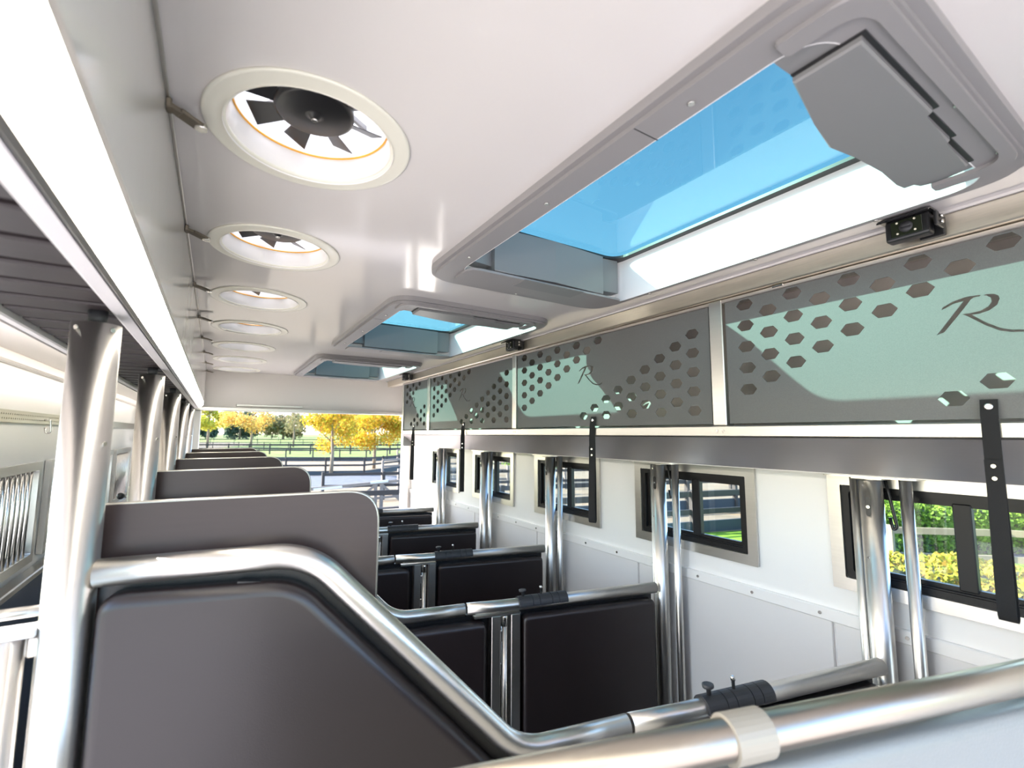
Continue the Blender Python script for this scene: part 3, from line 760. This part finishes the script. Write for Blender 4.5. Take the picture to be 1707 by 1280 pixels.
# ================================================================== stall partitions
TH = math.radians(12.2); CT, ST = math.cos(TH), math.sin(TH)
def W3(u, z, n=0.0):      # along the partition, height, away from the camera
    return Vector((PX+u*CT+n*ST, PY-u*ST+n*CT, z))
ZLOW = -0.720
RR = 0.0245
def make_partition():
    t = thing('stall_partition', '', 'partition', (PX+0.04*CT, PY-0.04*ST, ZF), 'padded stall partitions')
    path = fillet([(0.036, -0.250, 0), (0.385, -0.244, 0), (0.845, -0.716, 0), (1.132, ZLOW+0.004, 0)], [0, 0.16, 0.16, 0], 14)
    part('top_rail', tube(B(), [W3(p.x, p.y) for p in path], RR, 28), steel_rail, t, 'bent stainless top rail')
    gate = part('gate_rail', tube(B(), [W3(1.140, ZLOW+0.004), W3(1.3, ZLOW), W3(2.068, ZLOW-0.005)], RR, 28), steel_rail, t)
    off = fillet([(0.395, -0.283, 0)], 0)
    # pads
    lp = fillet([(0.044, -1.62, 0), (0.044, -0.284, 0), (0.368, -0.289, 0), (0.822, -0.765, 0), (1.225, -0.766, 0), (1.225, -1.62, 0)], [0.042, 0.042, 0.14, 0.12, 0.042, 0.042], 8, True)
    part('pad', cushion([(p.x, p.y) for p in lp], lambda a, b, s: W3(a, b, s), 0.020, -0.030, 0.024, 6), leather, t, 'tall sloping padded panel')
    rp = fillet([(1.385, -1.62, 0), (1.385, -0.766, 0), (2.055, -0.771, 0), (2.055, -1.62, 0)], 0.030, 5, True)
    part('pad', cushion([(p.x, p.y) for p in rp], lambda a, b, s: W3(a, b, s), 0.020, -0.026, 0.018, 5), leather, t, 'square padded panel')
    # backing sheets, uprights and hinge
    bk = fillet([(0.034, -1.64, 0), (0.034, -0.272, 0), (0.380, -0.268, 0), (0.835, -0.742, 0), (1.240, -0.745, 0), (1.240, -1.64, 0)], [0, 0.02, 0.15, 0.13, 0, 0], 8, True)
    part('backing', prism([(p.x, p.y) for p in bk], lambda a, b, s: W3(a, b, s), 0.034, 0.021), black, t)
    part('backing', prism([(1.372, -1.64), (1.372, -0.745), (2.06, -0.75), (2.06, -1.64)], lambda a, b, s: W3(a, b, s), 0.034, 0.021), black, t)
    for u0, u1 in ((1.244, 1.283), (1.330, 1.370)):
        part('upright', prism([(u0, -1.64), (u0, -0.752), (u1, -0.752), (u1, -1.64)], lambda a, b, s: W3(a, b, s), 0.022, -0.022, 0.002, 1, smooth=False), alu, t)
    part('hinge_tube', tube(B(), [W3(1.306, -1.6), W3(1.306, -0.80)], 0.0125, 20), steel, t)
    part('hinge_cap', tube(B(), [W3(1.306, -0.80), W3(1.306, -0.762), W3(1.306, -0.755)], 0.0135, 20, radii=[0.014, 0.014, 0.010]), screw_m, t)
    for zz in (-0.84, -0.97, -1.3): part('hinge_lug', prism([(1.283, zz-0.02), (1.283, zz+0.02), (1.297, zz+0.02), (1.297, zz-0.02)], lambda a, b, s: W3(a, b, s), 0.006, -0.006), alu, t)
    part('cross_plate', prism([(1.17, -0.752), (1.17, -0.744), (1.372, -0.746), (1.372, -0.754)], lambda a, b, s: W3(a, b, s), 0.02, -0.02), alu, t)
    for u, z in ((0.15, -0.276), (0.28, -0.272), (0.50, -0.405), (0.62, -0.53), (0.74, -0.655)):
        dz = 0.004
        part('bracket_tab', prism([(u-0.02, z-0.018), (u+0.02, z-0.022), (u+0.02, z-0.016), (u-0.02, z-0.012)] if u < 0.4 else [(u-0.018, z+0.010-0.03), (u+0.018, z-0.028-0.03), (u+0.018, z-0.022-0.03), (u-0.018, z+0.016-0.03)], lambda a, b, s: W3(a, b, s), 0.01, -0.010), black, t)
    # ribbed rubber latch riding on the gate rail
    bm = B()
    def saddle(u0, u1, r):
        n = 14; ra = []
        for u in (u0, u1):
            for rr in (r, RR+0.0005):
                ra.append([bm.verts.new(W3(u, ZLOW-0.002+rr*math.sin(a), -rr*math.cos(a))) for a in [math.radians(-8+196*k/n) for k in range(n+1)]])
        A, Ai, C, Ci = ra
        for k in range(n):
            bm.faces.new((A[k], A[k+1], C[k+1], C[k])); bm.faces.new((Ai[k], Ci[k], Ci[k+1], Ai[k+1]))
            bm.faces.new((A[k], Ai[k], Ai[k+1], A[k+1])); bm.faces.new((C[k], C[k+1], Ci[k+1], Ci[k]))
        bm.faces.new((A[0], C[0], Ci[0], Ai[0])); bm.faces.new((A[n], Ai[n], Ci[n], C[n]))
    edges = [1.365, 1.425, 1.428, 1.458, 1.461, 1.515, 1.518, 1.548, 1.551, 1.592]
    for q in range(0, 10, 2): saddle(edges[q], edges[q+1], RR+0.0085)
    saddle(1.366, 1.591, RR+0.0055)
    bmesh.ops.recalc_face_normals(bm, faces=bm.faces)
    la = part('latch_sleeve', bm, rubber, t, 'ribbed dark rubber sleeve')
    k = [W3(1.390, ZLOW+0.026), W3(1.389, ZLOW+0.044), W3(1.388, ZLOW+0.050), W3(1.387, ZLOW+0.056), W3(1.387, ZLOW+0.058)]
    part('knob', tube(B(), k, 0.006, 20, radii=[0.0065, 0.006, 0.015, 0.0155, 0.012]), rubber, la)
    part('pin', tube(B(), [W3(1.475, ZLOW+0.026), W3(1.474, ZLOW+0.052), W3(1.474, ZLOW+0.0525), W3(1.473, ZLOW+0.062), W3(1.473, ZLOW+0.064)], 0.0045, 12, radii=[0.0045, 0.0045, 0.0062, 0.0062, 0.003]), screw_m, la)
    # head board on the far side
    hb = fillet([(-0.055, -0.40, 0), (-0.055, -0.138, 0), (0.522, -0.128, 0), (0.522, -0.62, 0), (0.36, -0.42, 0)], [0.0, 0.07, 0.07, 0.0, 0.0], 10, True)
    b_ = part('head_board', prism([(p.x, p.y) for p in hb], lambda a, b, s: W3(a, b, s), 0.058, 0.046), board_m, t, 'dark board rising above the rail')
    seg = fillet([(-0.055, -0.40, 0), (-0.055, -0.138, 0), (0.522, -0.128, 0), (0.522, -0.60, 0)], [0.0, 0.07, 0.07, 0.0], 10)
    part('edge_trim', tube(B(), [W3(p.x, p.y, 0.0525) for p in seg], 0.0042, 8), edge_m, b_)
    return t
s0 = make_partition(); s0['label'] = 'nearest stall partition, with the large black padded panel and bent rail in front'
sn = ['', 'second stall partition, whose padded gate fills the middle of the picture', 'third stall partition, counted from the camera', 'fourth stall partition, next to last before the far opening', 'farthest stall partition, just inside the loading opening']
for k in range(1, 5): dup(s0, (0, 0.9*k, 0), sn[k])

# ================================================================== wall posts that carry the gates
def make_post():
    y = 0.712; x = 1.885
    t = thing('gate_post', '', 'post', (x, y, ZF), 'clustered stainless gate posts at the right wall')
    part('main_tube', tube(B(), [(x, y, ZF), (x, y, -0.150)], 0.0335, 36), steel, t)
    part('head_plug', tube(B(), [(x, y, -0.151), (x, y, -0.142)], 0.026, 24), screw_m, t)
    part('guide_tube', tube(B(), [(x+0.028, y+0.056, ZF), (x+0.028, y+0.056, -0.1315)], 0.0165, 24), steel, t)
    part('guide_tube', tube(B(), [(x+0.006, y-0.094, ZF), (x+0.006, y-0.094, -0.1315)], 0.0170, 24), steel, t)
    part('head_plate', prism([(p.x, p.y) for p in fillet([(x-0.075, y-0.15, 0), (x+0.055, y-0.15, 0), (x+0.055, y+0.12, 0), (x-0.075, y+0.12, 0)], 0.03, 5, True)], lambda a, b, s: (a, b, s), -0.1315, -0.137), alu, t)
    part('head_block', box((x-0.035, y-0.045, -0.146), (x+0.035, y+0.045, -0.138), 0.002), alu, t)
    # slot and bolt facing the aisle
    d = Vector((-1, -0.05, 0)).normalized(); s_ = Vector((d.y, -d.x, 0))
    bm = B()
    pts = fillet([(-0.007, -0.030, 0), (0.007, -0.030, 0), (0.007, 0.030, 0), (-0.007, 0.030, 0)], 0.0069, 6, True)
    c = Vector((x, y, -0.235))
    v1 = [bm.verts.new(c+d*0.0322+s_*p.x+Vector((0, 0, p.y))) for p in pts]; v2 = [bm.verts.new(c+d*0.0345+s_*p.x+Vector((0, 0, p.y))) for p in pts]
    bm.faces.new(v1); bm.faces.new(v2[::-1])
    for i in range(len(v1)): bm.faces.new((v1[i], v2[i], v2[(i+1) % len(v1)], v1[(i+1) % len(v1)]))
    bmesh.ops.recalc_face_normals(bm, faces=bm.faces)
    so = part('slot', bm, black, t, 'black oval slot')
    part('bolt', tube(B(), [c+d*0.034, c+d*0.0375], 0.0055, 12), screw_m, so)
    for z in (-0.165, -0.40): 
        p = Vector((x, y, z))+Vector((-0.97, -0.25+0.5, 0)).normalized()*0.033
        part('screw', tube(B(), [p, p+Vector((-0.0025, 0.0006, 0))], 0.0035, 8), screw_m, t)
    # rubber pull loop behind
    bm = B(); tube(bm, fillet([(x+0.03, y-0.03, -0.137), (x+0.03, y-0.040, -0.20), (x+0.03, y-0.055, -0.30), (x+0.03, y-0.044, -0.31), (x+0.03, y-0.037, -0.27)], 0.012, 5), 0.005, 10)
    part('pull_loop', bm, black, t, 'black rubber loop hanging from the head plate')
    return t
g0 = make_post(); g0['label'] = 'nearest cluster of stainless gate posts, with a visible oval slot, at the right window'
gn = ['', 'second cluster of stainless gate posts, at the window left of the nearest', 'third cluster of stainless gate posts, beside the hanging middle strap', 'fourth cluster of stainless gate posts, second from the far end', 'farthest cluster of stainless gate posts, beside the loading opening']
for k in range(1, 5): dup(g0, (0, 0.9*k, 0), gn[k])

# ================================================================== near swung gate, bottom right
q0 = Vector((-0.09, 0.609, -0.400)); q1 = Vector((1.84, 0.048, -0.400))
dq = (q1-q0).normalized(); nq = Vector((-dq.y, dq.x, 0))
ng = thing('near_gate', 'blurred steel-railed gate with light grey padding crossing the bottom right corner', 'gate', (0.8, 0.29, ZF))
part('top_rail', tube(B(), [q0, q1], 0.0245, 32), steel_warm, ng)
def Q(u, z, n): return q0+dq*u+nq*n+Vector((0, 0, z-q0.z))
part('pad', cushion([(0.03, -1.6), (1.98, -1.6), (1.98, -0.436), (0.03, -0.436)], lambda a, b, s: Q(a, b, s), 0.022, -0.028, 0.018, 5), grey_vinyl, ng, 'light grey padded panel')
bm = B()
n = 28; us = 0.742; pr = []
for u in (us-0.03, us+0.03):
    for rr in (0.0300, 0.0248):
        pr.append([bm.verts.new(Q(u, q0.z+rr*math.sin(2*PI*k/n), -rr*math.cos(2*PI*k/n))) for k in range(n)])
A, Ai, C, Ci = pr
for k in range(n):
    j = (k+1) % n
    for f in ((A[k], A[j], C[j], C[k]), (Ai[k], Ci[k], Ci[j], Ai[j]), (A[k], Ai[k], Ai[j], A[j]), (C[k], C[j], Ci[j], Ci[k])): bm.faces.new(f)
bmesh.ops.recalc_face_normals(bm, faces=bm.faces)
part('strap', bm, beige_strap, ng, 'beige rubber strap round the rail')

# ================================================================== OUTSIDE
GZ = -2.9
def patch(name, pts, m, dz): return struct(name, prism(pts, lambda a, b, s: (a, b, s), GZ-0.02, GZ+dz), m)
patch('ground', [(-400, -60), (700, -60), (700, 1500), (-400, 1500)], grass_m, 0)
patch('yard_ground', [(-14, -40), (9.0, -40), (9.0, -2), (8.0, 10.35), (-14, 12)], yard_m, 0.015)
patch('lawn_ground', [(9.0, -30), (60, -30), (60, 2.0), (13.9, 8.6), (9.0, 10.2)], lawn_m, 0.01)
patch('sand_ground', [(-2, 10.6), (8.5, 10.3), (13.9, 8.6), (30, 4.5), (60, 2.4), (75, 40), (19.7, 52.7), (13.6, 50.5), (3.9, 55.7), (-12, 62), (-8, 20)], sand_m, 0.02)
patch('bluegrey_strip_ground', [(2.0, 25.5), (9.0, 26.5), (11, 31.5), (9.2, 33.4), (2.5, 36), (-8, 40), (-8, 28)], bluegrey_m, 0.03)  # blue-grey band of ground before the arena fence
patch('road_ground', [(17, 5.2), (19.5, 6.2), (60, -3), (60, -30), (15, -8), (15.5, 1.5)], bluegrey_m, 0.025)
patch('far_sand_ground', [(-12, 100), (-3, 98), (12, 150), (-8, 190), (-30, 180)], sand_m, 0.02)

def fence(pts, label, rails=(1.15, 0.65), m=fence_m, kick=0.0, gap=2.6, ph=1.25, th=0.09, group=None):
    a = Vector((*pts[0], GZ))
    t = thing('rail_fence', label, 'fence', a)
    for i in range(len(pts)-1):
        p = Vector((*pts[i], GZ)); q = Vector((*pts[i+1], GZ)); L = (q-p).length; k = max(1, round(L/gap)); d = (q-p)/k
        for j in range(k+(1 if i == len(pts)-2 else 0)):
            c = p+d*j
            part('post', obox(B(), c, c+Vector((0, 0, ph)), th*1.3, th*1.3), m, t)
        for z in rails:
            part('rail', obox(B(), p+Vector((0, 0, z)), q+Vector((0, 0, z)), th*0.5, th*1.4), m, t)
        if kick: part('kickboard', obox(B(), p+Vector((0, 0, kick/2)), q+Vector((0, 0, kick/2)), 0.05, kick), kickb_m, t)
    return t
fence([(-3.0, 38.8), (9.0, 33.8), (14.5, 38.8)], 'dark arena fence with kickboard just beyond the blue-grey strip', kick=0.32, rails=(1.15, 0.70))
fence([(-4, 60), (3.9, 55.7), (13.6, 50.5), (24, 55)], 'dark fence with kickboard on the far side of the sand arena', kick=0.45, rails=(1.15,))
fence([(-6, 80.5), (1.6, 76.6), (21.3, 66.7), (34, 62)], 'dark rail fence in front of the nearer grass field', rails=(1.35, 0.8), ph=1.5, th=0.14)
fence([(-12, 102), (-4.2, 98.7), (19.0, 91.4), (40, 84)], 'thin dark fence across the middle of the grass field', ph=1.4, rails=(1.3, 0.7), gap=4.0)
fence([(-16, 141), (-5.9, 137.7), (38.2, 119.6)], 'farther thin fence across the grass field', ph=1.5, rails=(1.4, 0.7), gap=5.5)
fence([(-20, 214), (-7.3, 210.0), (53.9, 176.1)], 'farthest thin fence below the tree line', ph=1.6, rails=(1.5, 0.8), gap=8)
fence([(16.5, 49), (26, 44), (40, 50)], 'weathered grey paddock fence behind the golden tree at right', m=fence_grey, rails=(1.2, 0.8, 0.4))
fence([(9.0, 29.5), (12.2, 31.0), (20, 27.5)], 'sunlit grey double fence right of the golden tree', m=fence_grey, rails=(1.25, 0.85, 0.35), gap=1.6)
fence([(7.5, 22.0), (10.5, 22.8), (16, 20)], 'weathered fence behind the braced gate', m=fence_grey, rails=(1.0, 0.55))

# braced gate seen through the loading opening
bg_ = thing('field_gate', 'weathered grey field gate with diagonal braces beyond the loading opening', 'gate', (5.3, 17.8, GZ))
C0 = Vector((5.3, 17.8, GZ)); U = Vector((0.93, -0.36, 0)).normalized()
for s in (-0.11, 0.11): part('post', obox(B(), C0+U*s, C0+U*s+Vector((0, 0, 1.05)), 0.11, 0.11), fence_grey, bg_)
part('top_rail', obox(B(), C0-U*2.6+Vector((0, 0, 0.86)), C0+U*2.4+Vector((0, 0, 1.26)), 0.07, 0.11), fence_grey, bg_)
for s in (-1, 1): part('brace', obox(B(), C0+U*0.1*s+Vector((0, 0, 1.0)), C0+U*1.0*s+Vector((0, 0, 0.25)), 0.06, 0.09), fence_grey, bg_)
part('rail', obox(B(), C0-U*0.9+Vector((0, 0, 0.42)), C0+U*2.4+Vector((0, 0, 0.72)), 0.05, 0.09), fence_grey, bg_)
part('rail', obox(B(), C0-U*0.9+Vector((0, 0, 0.02)), C0+U*2.4+Vector((0, 0, 0.30)), 0.05, 0.09), fence_grey, bg_)
part('cap', obox(B(), C0-U*0.3+Vector((0, 0, 1.08)), C0+U*0.35+Vector((0, 0, 1.13)), 0.10, 0.08), galv, bg_)
part('post', obox(B(), C0-U*2.6, C0-U*2.6+Vector((0, 0, 1.0)), 0.16, 0.16), fence_m, bg_)
part('post_cap', obox(B(), C0-U*2.75+Vector((0, 0, 0.72)), C0-U*2.75+Vector((0, 0, 0.98)), 0.08, 0.10), mat('orange_plastic_cap', (0.9, 0.28, 0.03), 0.5), bg_, 'orange insulator cap')
part('handle_rail', obox(B(), C0-U*2.3+Vector((0, 0, 0.86)), C0-U*1.3+Vector((0, 0, 0.95)), 0.08, 0.08), galv, bg_)

# fences at the right side
def rfence(pts, label, m=fence_m, rails=(1.15, 0.62), kick=0.35, gap=2.3): return fence(pts, label, rails, m, kick, gap, 1.25, 0.11)
rfence([(2.8, 10.9), (10.2, 9.6), (14.1, 8.7), (19.0, 7.2)], 'dark fence with blue-grey kickboard between lawn and sand, through the middle window')
rfence([(3.0, 14.4), (13.0, 12.2), (19.6, 10.6), (26, 8.5)], 'second dark paddock fence farther behind the middle window', kick=0.45)
fence([(4, 21.5), (16, 18.0), (34, 12)], 'third dark paddock fence in the background of the middle window', rails=(1.15, 0.65))
fence([(10.2, 5.4), (13.2, 2.9), (16.5, -0.8)], 'pale timber fence running through the yellow hedge', rails=(1.0, 0.5), m=fence_pale, gap=2.0, ph=1.1)
fence([(14.4, 8.3), (20, 5.4), (24, 1.0)], 'pale timber fence between lawn and road', rails=(1.05, 0.55), m=fence_pale, gap=2.2, ph=1.1)

def leaves(bm, c, rad, n, size, rnd, flat=1.0, shell=0.35, clumps=0):
    cl = []
    for _ in range(clumps):
        th = rnd.uniform(0, 2*PI); ph = math.acos(rnd.uniform(-0.8, 1)); r = rnd.uniform(0.45, 0.8)
        cl.append((math.cos(th)*math.sin(ph)*r, math.sin(th)*math.sin(ph)*r, math.cos(ph)*r))
    for i in range(n):
        th = rnd.uniform(0, 2*PI); ph = math.acos(rnd.uniform(-1, 1)); r = (shell+(1-shell)*rnd.random())
        x, y, z = math.cos(th)*math.sin(ph)*r, math.sin(th)*math.sin(ph)*r, math.cos(ph)*r
        if cl:
            k = rnd.choice(cl); s = 0.38; x, y, z = k[0]+x*s, k[1]+y*s, k[2]+z*s
        p = Vector((c[0]+x*rad[0], c[1]+y*rad[1], c[2]+z*rad[2]))
        a = Vector((rnd.gauss(0, 1), rnd.gauss(0, 1), rnd.gauss(0, 1))).normalized()*size*rnd.uniform(0.6, 1.3)
        b = a.cross(Vector((rnd.gauss(0, 1), rnd.gauss(0, 1), rnd.gauss(0, 1)))).normalized()*size*rnd.uniform(0.5, 0.9)
        bm.faces.new([bm.verts.new(p-a), bm.verts.new(p-b*0.6), bm.verts.new(p+a), bm.verts.new(p+b*0.6)])
    return bm
def tree(name, x, y, h, cr, m, label, n=2600, size=0.12, trunk=0.12, base=None, seed=1, clumps=14, group=None):
    rnd = random.Random(seed)
    t = thing(name, label, 'tree', (x, y, GZ), group)
    cz = GZ+h-cr[2]
    bm = B(); tube(bm, [(x, y, GZ), (x+0.05, y, GZ+h*0.3), (x-0.04, y, GZ+h*0.6), (x, y, GZ+h*0.9)], trunk, 10, radii=[trunk*1.2, trunk, trunk*0.7, trunk*0.2])
    for k in range(7):
        a = k*2.4; zz = GZ+h*(0.38+0.07*k)
        tube(bm, [(x, y, zz), (x+math.cos(a)*cr[0]*0.4, y+math.sin(a)*cr[1]*0.4, zz+cr[2]*0.35), (x+math.cos(a)*cr[0]*0.75, y+math.sin(a)*cr[1]*0.75, zz+cr[2]*0.5)], trunk*0.3, 6, radii=[trunk*0.4, trunk*0.25, trunk*0.1])
    part('trunk', bm, bark_m, t)
    f = part('foliage', leaves(B(), (x, y, cz), cr, n, size, rnd, clumps=clumps), m, t); f['kind'] = 'stuff'
    return t
tree('maple_tree', 6.9, 34.4, 5.1, (2.1, 2.1, 1.9), maple_m, 'golden maple with a pale bare trunk inside the arena', 5200, 0.10, 0.11, seed=3)
tree('maple_tree', 11.3, 39.5, 5.2, (2.9, 2.5, 2.1), maple_m, 'broad golden and green tree right behind the pale trunk', 7200, 0.12, 0.12, seed=5)
tree('young_tree', -1.4, 118, 9.6, (4.2, 4.2, 3.6), lime_leaf, 'yellow-green tree at the left of the far field', 3500, 0.30, 0.25, seed=8)
tree('young_tree', 5.7, 101.5, 8.6, (5.2, 4.5, 3.5), orange_leaf, 'airy orange-brown tree in the middle of the far field', 2600, 0.24, 0.2, seed=11)
tree('young_tree', 14.3, 111.4, 8.6, (2.6, 2.6, 3.4), dull_leaf, 'thin sparse brownish tree right of the airy orange one', 750, 0.24, 0.18, seed=14)
rnd = random.Random(21)
# woodland edge: (x, y, height, crown radius, material, label)
WOOD = [(-24, 250, 12, 10, dark_leaf, 'dark low tree at the left end of the wood'), (-8, 262, 13, 11, dark_leaf, 'dark tree behind the yellow-green field tree'),
        (10, 268, 15, 11, dark_leaf, 'blue-green tree between the yellow-green and orange field trees'), (28, 255, 16, 12, dull_leaf, 'tall olive tree behind the airy orange one'),
        (47, 238, 15, 9, orange_leaf, 'orange-brown woodland tree left of the dark clump'), (64, 252, 17, 8, dark_leaf, 'tall dark tree of the clump behind the sparse tree'),
        (84, 270, 18, 8, dark_leaf, 'second tall dark tree of the clump, nearer the gap'), (125, 330, 10, 16, dull_leaf, 'low distant olive trees in the gap'),
        (160, 340, 10, 16, dull_leaf, 'low distant trees left of the golden crown'), (200, 350, 12, 18, dark_leaf, 'dark distant tree behind the golden crown'),
        (250, 350, 20, 20, dark_leaf, 'dark tree mass at the right edge of the far opening'), (300, 340, 22, 22, dark_leaf, 'dark wood beyond the right jamb of the opening')]
for i, (x, y, h, r, m, lab) in enumerate(WOOD):
    tree('woodland_tree', x, y, h, (r, r*0.7, h*0.52), m, lab, 3200, 1.0, 0.5, seed=30+i, clumps=16)
# trees and greens at both sides for the windows
tree('garden_tree', -16, 14, 6, (3.5, 3.5, 3.0), hedge_m, 'green tree outside the nearer barred window', 2500, 0.2, 0.2, seed=50)
tree('garden_tree', -17, 24, 6, (3.5, 3.5, 3.0), dull_leaf, 'olive tree outside the farther barred windows', 2500, 0.2, 0.2, seed=51)
tree('garden_tree', 33, 32, 6, (4, 4, 2.6), hedge_m, 'green bushy tree seen through the fourth window', 3500, 0.2, 0.2, seed=52)
tree('garden_tree', 17, 24.0, 3.4, (2.4, 1.6, 1.6), hedge_m, 'low green bush seen through the far windows', 3500, 0.12, 0.1, seed=53)

def hedge(name, a, b, w, h, m, label, n, size, seed):
    rnd = random.Random(seed); a = Vector((*a, GZ)); b = Vector((*b, GZ)); d = b-a; s = Vector((-d.y, d.x, 0)).normalized()
    t = thing(name, label, 'hedge', a)
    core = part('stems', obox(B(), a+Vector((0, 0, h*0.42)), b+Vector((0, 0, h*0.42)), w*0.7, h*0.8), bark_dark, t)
    bm = B()
    for i in range(n):
        u = rnd.random(); q = rnd.uniform(-0.5, 0.5); z = rnd.random()**0.7
        if abs(q) < 0.33 and z < 0.8: q = math.copysign(0.45, q)
        p = a+d*u+s*q*w*(1.0+0.15*math.sin(u*40))+Vector((0, 0, z*h*(1+0.1*math.sin(u*31))))
        e = Vector((rnd.gauss(0, 1), rnd.gauss(0, 1), rnd.gauss(0, 1))).normalized()*size
        f = e.cross(Vector((rnd.gauss(0, 1), rnd.gauss(0, 1), rnd.gauss(0, 1)))).normalized()*size*0.7
        bm.faces.new([bm.verts.new(p-e), bm.verts.new(p-f), bm.verts.new(p+e), bm.verts.new(p+f)])
    fo = part('foliage', bm, m, t); fo['kind'] = 'stuff'
    return t
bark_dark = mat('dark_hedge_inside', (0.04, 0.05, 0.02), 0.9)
hedge('beech_hedge', (9.4, 5.6), (12.6, -0.5), 1.5, 0.75, yhedge_m, 'low yellowing beech hedge outside the right hand window', 16000, 0.05, 61)
hedge('box_hedge', (13.4, 6.3), (19.4, 2.6), 1.6, 1.25, hedge_m, 'clipped green hedge beside the road, outside the right hand window', 16000, 0.06, 62)
hedge('box_hedge', (24, 9.5), (36, 0.0), 2.0, 1.6, hedge_m, 'far green hedge beyond the road', 9000, 0.10, 63)
